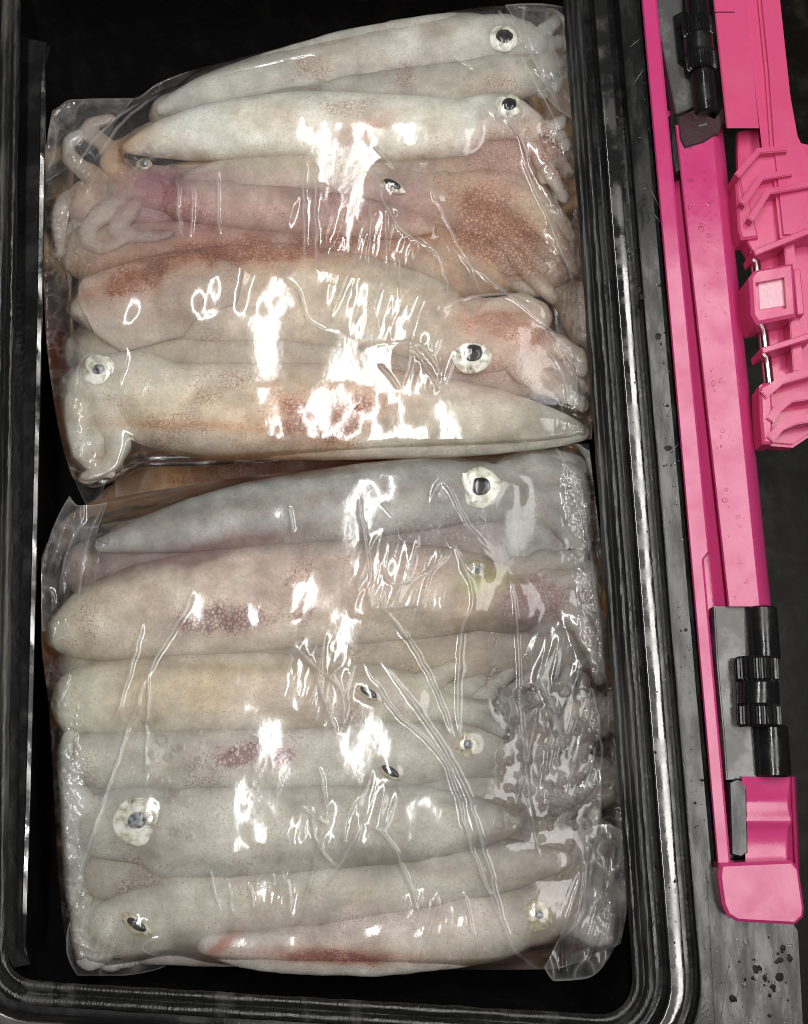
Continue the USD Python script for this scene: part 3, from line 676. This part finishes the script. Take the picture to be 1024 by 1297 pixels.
squid('l', 'silver grey squid with large white ringed eye at left of the lower bag', [(650, 1042, 10), (600, 1044, 26), (520, 1048, 42), (420, 1052, 50), (300, 1056, 52), (225, 1056, 46)], (.64, .63, .59), -.018,
      head=[(230, 1054, 40), (172, 1042, 40), (130, 1050, 28)], arms=[[(130, 1040), (90, 1010), (78, 960), (90, 930)], [(125, 1050), (85, 1060), (80, 1100), (90, 1140)], [(130, 1055), (100, 1080), (95, 1130), (110, 1170)], [(130, 1045), (95, 1030), (75, 1050), (78, 1090)]],
      eyes=[(173, 1040, 29, 11, 'cloud')], arm_r=14, seed=25)
squid('l', 'long pale squid with half closed grey green eye, bottom left of lower bag', [(712, 1090, 10), (650, 1094, 24), (560, 1106, 36), (440, 1126, 44), (330, 1140, 46), (240, 1148, 42)], (.70, .67, .60), -.021,
      head=[(245, 1150, 36), (185, 1166, 36), (140, 1176, 26)], arms=[[(140, 1180), (105, 1195), (100, 1170), (110, 1140)], [(140, 1170), (110, 1150), (95, 1110), (100, 1080)], [(145, 1185), (125, 1205), (150, 1212), (190, 1205)], [(140, 1180), (100, 1210), (95, 1200), (90, 1180)]],
      eyes=[(172, 1172, 17, 9, 'slit')], arm_r=13, seed=26)
squid('l', 'pink squid with red brown stain along the bottom edge of the lower bag', [(262, 1196, 10), (320, 1198, 22), (420, 1192, 32), (520, 1182, 38), (620, 1170, 36), (645, 1166, 32)], (.74, .69, .63), -.022,
      head=[(640, 1164, 30), (676, 1158, 30), (705, 1150, 22)], arms=[[(700, 1150), (730, 1120), (740, 1080), (735, 1040)], [(705, 1150), (745, 1140), (765, 1100), (770, 1050)], [(700, 1145), (710, 1100), (700, 1050), (690, 1020)], [(700, 1155), (740, 1170), (760, 1190), (770, 1150)], [(700, 1140), (690, 1090), (665, 1050), (670, 1010)]] + arm_fan(705, 1140, [(735, 1010), (755, 1030), (660, 1090), (720, 1060), (750, 1090), (690, 1060)], 20),
      eyes=[(682, 1160, 19, 5, 'dull')], arm_r=14, seed=27)
buried('l', 'dull purplish squid buried under the blue grey squid of the lower bag', 116, 716, 748, 664, 52, (.46, .38, .37), 65)
buried('l', 'tan squid buried between the pinkish and the yellowish squid, lower bag', 108, 838, 762, 808, 46, (.56, .48, .38), 66)
buried('l', 'grey squid buried between the yellowish squid and the ring marked squid', 112, 922, 772, 904, 46, (.54, .51, .45), 67)
buried('l', 'grey squid buried above the silver grey squid of the lower bag', 116, 1002, 778, 996, 46, (.54, .52, .48), 68)
buried('l', 'dull squid buried between the silver grey squid and the long pale squid', 122, 1108, 780, 1078, 48, MUTED, 69)
buried('l', 'dull squid buried beside the pink squid at the bottom right of the lower bag', 140, 1182, 780, 1140, 40, (.58, .50, .46), 70)
# --- the layer under the gap between the two bags
squid('g', 'brown orange squid lying deeper, in the gap between the two bags', [(120, 650, 12), (180, 640, 40), (280, 630, 60), (400, 622, 66), (520, 610, 60), (600, 600, 40)], (.50, .36, .27), -.079, seed=31)
squid('g', 'dark skinned squid lying deeper below the upper bag, in the gap', [(140, 600, 10), (200, 585, 36), (320, 575, 50), (480, 565, 50), (600, 560, 40)], (.44, .30, .24), -.088, seed=32)

# ------------------------------------------------------------------ bags
def polyline(pts, n):
    pts = np.asarray(pts, float); s = np.r_[0, np.cumsum(np.linalg.norm(np.diff(pts, axis=0), axis=1))]
    u = np.linspace(0, s[-1], n)
    from scipy.interpolate import PchipInterpolator
    return PchipInterpolator(s, pts, axis=0)(u)


def coons(top, bot, left, right, nv, nu):
    """grid (nv rows, nu columns) of pixels between four outlines; left and right run downward, top and bottom rightward"""
    T, B, L, R = polyline(top, nu), polyline(bot, nu), polyline(left, nv), polyline(right, nv)
    u, v = np.linspace(0, 1, nu)[None, :, None], np.linspace(0, 1, nv)[:, None, None]
    return (1 - v) * T[None] + v * B[None] + (1 - u) * L[:, None] + u * R[:, None] - ((1 - u) * (1 - v) * T[0] + u * (1 - v) * T[-1] + (1 - u) * v * B[0] + u * v * B[-1])


def seg_dist(X, Y, line):
    D = np.full(X.shape, 1e9); SA = np.zeros(X.shape)
    line = np.asarray(line, float)
    ok = (X > line[:, 0].min() - 40) & (X < line[:, 0].max() + 40) & (Y > line[:, 1].min() - 40) & (Y < line[:, 1].max() + 40)
    X, Y = X[ok], Y[ok]; d = np.full(X.shape, 1e9); s_at = np.zeros(X.shape)
    line = spline(np.asarray(line, float), max(8, int(len(line) * 4)))
    n = len(line) - 1
    for i in range(n):
        a, b = line[i], line[i + 1]
        ab = b - a; L2 = ab @ ab + 1e-9
        t = np.clip(((X - a[0]) * ab[0] + (Y - a[1]) * ab[1]) / L2, 0, 1)
        q = np.hypot(X - a[0] - t * ab[0], Y - a[1] - t * ab[1])
        s_at = np.where(q < d, (i + t) / n, s_at); d = np.minimum(d, q)
    D[ok] = d; SA[ok] = s_at
    return D, SA


def height_map(verts, step=.0022):
    v = np.vstack(verts); lo, hi = v[:, :2].min(0) - .03, v[:, :2].max(0) + .03
    n = np.ceil((hi - lo) / step).astype(int)
    H = np.full(n, -1.0); ij = ((v[:, :2] - lo) / step).astype(int)
    np.maximum.at(H, (ij[:, 0], ij[:, 1]), v[:, 2])
    H = ndi.grey_closing(H, 3)
    return H, lo, step


def bag(key, label, outline, creases, crumples, bubbles, z_edge, seed, nv, nu):
    root = thing('plastic_bag', label, 'plastic bag')
    g = coons(*outline, nv, nu)
    X, Y = g[..., 0], g[..., 1]
    H, lo, st = height_map(SOLIDS[key])
    base = np.where(H < -.5, z_edge - .004, H)
    env = ndi.grey_closing(base, size=(19, 19))
    env = ndi.gaussian_filter(env, 4.6)
    env = np.maximum(env, ndi.gaussian_filter(ndi.maximum_filter(base, 3), 1.0)) + .0011
    env = ndi.gaussian_filter(env, .8)
    z = np.full(X.shape, -.025)
    for _ in range(3):
        w = at(X, Y, z)
        z = ndi.map_coordinates(env, [(w[..., 0] - lo[0]) / st - .5, (w[..., 1] - lo[1]) / st - .5], order=3, mode='nearest')
    # toward the outline the film falls to the welded edge
    u = np.linspace(0, 1, nu)[None]; v = np.linspace(0, 1, nv)[:, None]
    wpx = np.hypot(*(g[:, -1] - g[:, 0]).T).mean(); hpx = np.hypot(*(g[-1] - g[0]).T).mean()
    de = np.minimum(np.minimum(u, 1 - u) * wpx, np.minimum(v, 1 - v) * hpx) + 0 * X
    k = np.clip(de / 15, 0, 1); k = np.sqrt(1 - (1 - k) ** 2)
    ze = z_edge + .014 * np.clip((u - .86) / .14, 0, 1) ** 2
    z = ze + (z - ze) * k
    # loose slack of the film
    P3 = np.stack([X * .0005, Y * .0005, np.full(X.shape, seed * .1)], -1)
    Q3 = np.stack([P3[..., 0] + .28 * P3[..., 1], P3[..., 1] - .28 * P3[..., 0], P3[..., 2]], -1)
    z += (.0040 * (fbm(P3 * V([22, 15, 1]), 2, seed) - .5) + .0003 * (noise(Q3 * V([80, 30, 1]), seed + 3) - .5)) * k
    rid = 1 - np.abs(2 * fbm(Q3 * V([95, 24, 1]), 2, seed + 1) - 1)
    cr = np.zeros(X.shape)
    for (cx, cy, r) in crumples: cr = np.maximum(cr, np.clip(1.25 - ((X - cx) ** 2 + (Y - cy) ** 2) / r ** 2, 0, 1))
    fine = 1 - np.abs(2 * fbm(Q3 * V([190, 60, 1]), 2, seed + 4) - 1)
    z += (.00002 + .0011 * cr) * rid ** 5 + .00015 * cr * fine ** 4
    edge = np.clip(1 - np.minimum(u, 1 - u) * wpx / 50, 0, 1) + 0 * X
    rid2 = 1 - np.abs(2 * fbm(P3 * 130 + 3, 3, seed + 2) - 1)
    z += .0018 * edge * rid2 ** 3
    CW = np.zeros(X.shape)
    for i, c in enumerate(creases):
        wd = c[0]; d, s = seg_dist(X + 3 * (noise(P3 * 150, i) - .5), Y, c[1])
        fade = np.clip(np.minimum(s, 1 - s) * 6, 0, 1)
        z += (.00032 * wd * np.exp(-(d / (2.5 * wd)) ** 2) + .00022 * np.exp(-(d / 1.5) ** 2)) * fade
        CW = np.maximum(CW, np.exp(-(d / (1.3 * wd)) ** 2) * fade)  # whitens the folds and paints in their weak glint lines
    r = np.random.RandomState(seed)
    for (cx, cy, rx, ry, n) in bubbles:
        for _ in range(n):
            bx, by, br = cx + rx * r.uniform(-1, 1), cy + ry * r.uniform(-1, 1), r.choice([2.5, 3, 4, 5, 7], p=[.3, .3, .2, .15, .05])
            i0, j0 = np.unravel_index(np.argmin((X - bx) ** 2 + (Y - by) ** 2), X.shape)
            s = np.s_[max(0, i0 - 14):i0 + 15, max(0, j0 - 14):j0 + 15]
            d = np.hypot(X[s] - bx, Y[s] - by)
            z[s] += .0011 * np.exp(-((d - br) / 1.2) ** 2)
    top = at(X, Y, z).reshape(-1, 3)
    # underside, coarse, shares the outline
    sv, su = 12, 12
    gb = g[::sv, ::su] if (nv - 1) % sv == 0 and (nu - 1) % su == 0 else g[np.ix_(np.linspace(0, nv - 1, 40).astype(int), np.linspace(0, nu - 1, 40).astype(int))]
    uu = np.linspace(0, 1, gb.shape[1])[None]; vv = np.linspace(0, 1, gb.shape[0])[:, None]
    kb = np.clip(np.minimum(np.minimum(uu, 1 - uu), np.minimum(vv, 1 - vv)) * 8, 0, 1); kb = np.sqrt(1 - (1 - kb) ** 2)
    zb = z_edge + .014 * np.clip((uu - .86) / .14, 0, 1) ** 2 - .0002 - .040 * kb
    wtop = at(gb[..., 0], gb[..., 1], z_edge + .014 * np.clip((uu - .86) / .14, 0, 1) ** 2)
    low = np.concatenate([wtop[..., :2], zb[..., None]], -1).reshape(-1, 3)
    f1 = grid_faces(nv, nu); f2 = grid_faces(gb.shape[0], gb.shape[1], flip=True) + len(top)
    m = trimesh.Trimesh(np.vstack([top, low]), np.vstack([f1, f2]), process=False)
    if m.face_normals[: len(f1), 2].mean() < 0: m.invert()
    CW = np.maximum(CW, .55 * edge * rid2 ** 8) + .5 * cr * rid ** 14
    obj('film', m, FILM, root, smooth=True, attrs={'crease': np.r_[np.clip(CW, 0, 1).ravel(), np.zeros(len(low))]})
    return root


def flap(root, outline, z0, z1, seed, amp=.0035, n=90, creases=(), name='fold'):
    g = coons(*outline, n, n); X, Y = g[..., 0], g[..., 1]
    v = np.linspace(0, 1, n)[:, None]; u = np.linspace(0, 1, n)[None]
    P3 = np.stack([X * .0005, Y * .0005, np.full(X.shape, seed * .37)], -1)
    z = z0 + (z1 - z0) * v + amp * 2.2 * (fbm(P3 * 35, 2, seed) - .5) + .6 * amp * (1 - np.abs(2 * fbm(P3 * V([70, 34, 1]), 2, seed + 1) - 1)) ** 4
    for wd, c in creases:
        d, s = seg_dist(X, Y, c); z += .0011 * wd * np.exp(-(d / (2.2 * wd)) ** 2)
    e = np.minimum(np.minimum(u, 1 - u), np.minimum(v, 1 - v)) * (n - 1)
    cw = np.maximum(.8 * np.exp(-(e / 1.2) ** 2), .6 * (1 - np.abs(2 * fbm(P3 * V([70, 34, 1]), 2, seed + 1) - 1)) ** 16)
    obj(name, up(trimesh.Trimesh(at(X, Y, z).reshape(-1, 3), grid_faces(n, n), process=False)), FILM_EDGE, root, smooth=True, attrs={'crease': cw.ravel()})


UP_OUT = (
    [(66, 140), (95, 126), (168, 124), (205, 102), (300, 74), (420, 44), (540, 19), (640, 7), (716, 12)],
    [(92, 606), (118, 618), (146, 606), (172, 592), (260, 590), (400, 580), (560, 573), (680, 568), (750, 556)],
    [(66, 140), (57, 200), (54, 300), (58, 420), (67, 500), (78, 560), (92, 606)],
    [(716, 12), (722, 60), (727, 150), (736, 280), (746, 400), (752, 490), (750, 556)])
UP_CR = [(1.0, [(545, 235), (570, 290), (600, 345), (612, 378)]), (1.6, [(560, 300), (590, 330), (640, 370), (700, 420), (736, 462)]), (1.2, [(690, 440), (715, 480), (722, 520)]), (1.2, [(700, 430), (728, 470), (733, 500), (722, 522)]),
         (.9, [(475, 185), (500, 215)]), (1.2, [(385, 205), (386, 340)]), (1.2, [(399, 205), (401, 345)]), (1.1, [(225, 222), (228, 290), (237, 306)]), (1.0, [(238, 306), (245, 260), (240, 230)]), (.9, [(275, 215), (278, 300)]),
         (1.2, [(150, 480), (115, 448), (92, 520)]), (1.0, [(190, 478), (178, 500)]), (1.0, [(555, 50), (605, 90)]), (1.2, [(640, 10), (690, 100), (716, 152)]), (1.0, [(690, 10), (705, 70), (721, 140)]), (1.0, [(660, 70), (715, 172)]), (1.0, [(632, 12), (640, 24)]),
         (1.5, [(455, 442), (520, 434), (560, 478)]), (1.2, [(515, 434), (540, 465), (560, 498)]), (1.0, [(480, 460), (508, 494)]), (1.1, [(478, 222), (500, 280), (520, 300), (560, 318)]), (1.0, [(520, 295), (560, 330), (568, 380)]), (1.0, [(470, 260), (468, 340)]), (1.0, [(488, 262), (492, 360)]), (1.2, [(505, 320), (508, 380)]),
         (1.0, [(360, 352), (380, 372), (390, 405), (430, 420)]), (1.0, [(260, 100), (320, 84), (420, 62)]), (1.2, [(205, 118), (160, 150), (120, 205)]), (1.0, [(180, 128), (130, 165), (95, 215)]), (.9, [(300, 120), (345, 110), (420, 105)]),
         (1.2, [(560, 390), (640, 372), (690, 392)]), (1.0, [(640, 150), (665, 190), (668, 210)]), (1.0, [(700, 240), (722, 300)]), (1.0, [(660, 200), (700, 290), (735, 380)])]
UP_CP = [(490, 345, 85), (128, 470, 40), (400, 270, 36), (660, 60, 55), (95, 200, 52), (720, 300, 34), (510, 240, 44), (90, 330, 40), (540, 460, 40)]
up_bag = bag('u', 'clear plastic bag of squid filling the upper half of the cooler box', UP_OUT, UP_CR, UP_CP, [(718, 375, 24, 50, 40), (85, 270, 25, 80, 30), (640, 170, 30, 30, 12), (180, 210, 30, 25, 14)], -.040, 47, 541, 801)

LO_OUT = (
    [(84, 654), (110, 638), (170, 626), (280, 608), (420, 590), (560, 575), (690, 563), (746, 562)],
    [(92, 1222), (140, 1226), (215, 1216), (262, 1222), (400, 1228), (560, 1229), (690, 1228), (786, 1196)],
    [(84, 654), (52, 715), (52, 800), (62, 900), (68, 1000), (74, 1110), (82, 1185), (92, 1222)],
    [(746, 562), (756, 640), (766, 730), (776, 850), (786, 960), (792, 1080), (794, 1150), (786, 1196)])
LO_CR = [(1.6, [(182, 784), (162, 860), (140, 925)]), (1.6, [(246, 748), (225, 790), (195, 838), (185, 862)]), (1.0, [(195, 830), (150, 960), (110, 1080), (80, 1170)]), (1.0, [(188, 850), (184, 995)]), (1.0, [(455, 630), (463, 690), (470, 740)]), (1.0, [(485, 636), (500, 655)]),
         (1.4, [(566, 684), (580, 700), (600, 760), (585, 800), (580, 900), (583, 938)]), (1.3, [(480, 765), (530, 830), (575, 938)]), (1.2, [(460, 835), (500, 900), (560, 960), (600, 1080), (640, 1180)]), (1.5, [(470, 825), (545, 920), (590, 1000), (620, 1100), (650, 1200), (690, 1232)]),
         (1.1, [(645, 720), (655, 800), (660, 900), (670, 1000), (685, 1090)]), (1.2, [(720, 610), (750, 700), (760, 800), (775, 900)]), (3.0, [(682, 850), (700, 900), (715, 955)]), (1.1, [(742, 925), (750, 872), (762, 960), (755, 1060)]), (1.3, [(760, 1060), (745, 1080), (740, 1150), (708, 1192)]),
         (1.2, [(458, 1042), (490, 1060), (515, 1110), (532, 1162)]), (1.2, [(458, 1042), (440, 1080), (412, 1120)]), (1.8, [(370, 815), (400, 845), (430, 870), (438, 900), (428, 932)]), (1.4, [(400, 845), (415, 900), (428, 932)]), (1.2, [(484, 710), (500, 740), (540, 726), (575, 690)]), (1.0, [(478, 735), (470, 770), (540, 765)]),
         (1.2, [(395, 1020), (400, 1060), (430, 1100)]), (1.3, [(365, 640), (372, 675)]), (1.0, [(375, 1020), (415, 1045)]), (1.0, [(545, 640), (560, 610), (590, 660), (625, 700)]), (1.0, [(405, 970), (415, 1030)]), (1.0, [(265, 1100), (280, 1160)]), (1.0, [(290, 1120), (295, 1160)]), (1.0, [(315, 1118), (322, 1155)]),
         (1.2, [(115, 650), (85, 700), (75, 760)]), (1.0, [(130, 640), (105, 720), (100, 770)]), (1.0, [(735, 600), (755, 760), (770, 870)]), (1.0, [(700, 560), (725, 600)]), (1.1, [(590, 1130), (600, 1190)]), (1.2, [(90, 1190), (120, 1205)]), (1.0, [(215, 1185), (180, 1200), (215, 1215)])]
LO_CP = [(402, 862, 55), (505, 740, 66), (405, 1070, 56), (465, 1020, 40), (700, 950, 75), (95, 700, 50), (140, 1195, 50), (745, 1160, 62), (70, 860, 36), (370, 1135, 46), (540, 1165, 36), (720, 840, 50)]
lo_bag = bag('l', 'clear plastic bag of squid filling the lower half of the cooler box', LO_OUT, LO_CR, LO_CP, [(690, 960, 60, 90, 110), (650, 860, 30, 60, 20), (100, 690, 35, 35, 22), (560, 680, 50, 20, 16), (200, 1000, 40, 60, 18), (250, 940, 90, 40, 14), (720, 1060, 40, 50, 30)], -.040, 42, 565, 801)
flap(lo_bag, ([(742, 1052), (768, 1044), (792, 1058)], [(690, 1226), (704, 1243), (742, 1240), (776, 1206)], [(742, 1052), (738, 1120), (712, 1180), (690, 1226)], [(792, 1058), (796, 1130), (790, 1175), (776, 1206)]), -.014, -.030, 51, creases=[(1.2, [(745, 1075), (735, 1150), (712, 1190), (715, 1235)]), (1, [(770, 1060), (765, 1150), (740, 1230)]), (1, [(700, 1190), (750, 1150), (785, 1100)])])
flap(lo_bag, ([(88, 1168), (150, 1160), (225, 1180)], [(98, 1236), (150, 1236), (200, 1228), (222, 1214)], [(88, 1168), (84, 1200), (98, 1236)], [(225, 1180), (226, 1200), (222, 1214)]), -.028, -.040, 52, creases=[(1, [(110, 1180), (130, 1215), (140, 1235)]), (1, [(215, 1190), (170, 1200), (215, 1216)])])
flap(lo_bag, ([(88, 628), (100, 640), (136, 636)], [(54, 800), (75, 790), (98, 760)], [(88, 628), (60, 690), (52, 730), (54, 800)], [(136, 636), (118, 690), (98, 760)]), -.034, -.030, 53)
flap(up_bag, ([(66, 146), (90, 126), (170, 124)], [(58, 230), (90, 210), (130, 180)], [(66, 146), (60, 180), (58, 230)], [(170, 124), (150, 150), (130, 180)]), -.044, -.036, 54, amp=.002)
flap(up_bag, ([(640, 6), (680, 4), (722, 10)], [(690, 120), (710, 140), (726, 150)], [(640, 6), (670, 60), (690, 120)], [(722, 10), (724, 80), (726, 150)]), -.020, -.016, 55, amp=.0025)
flap(up_bag, ([(84, 560), (110, 590), (130, 596)], [(112, 644), (122, 640), (130, 622)], [(84, 560), (94, 604), (112, 644)], [(130, 596), (134, 606), (130, 622)]), -.040, -.055, 56, amp=.002)
gb = thing('plastic_bag', 'clear plastic bag of brown squid lying underneath, seen between the two upper bags', 'plastic bag')
flap(gb, ([(150, 560), (400, 540), (640, 530)], [(150, 668), (400, 650), (640, 630)], [(150, 560), (146, 610), (150, 668)], [(640, 530), (645, 580), (640, 630)]), -.074, -.074, 57, amp=.002, n=140, name='film')
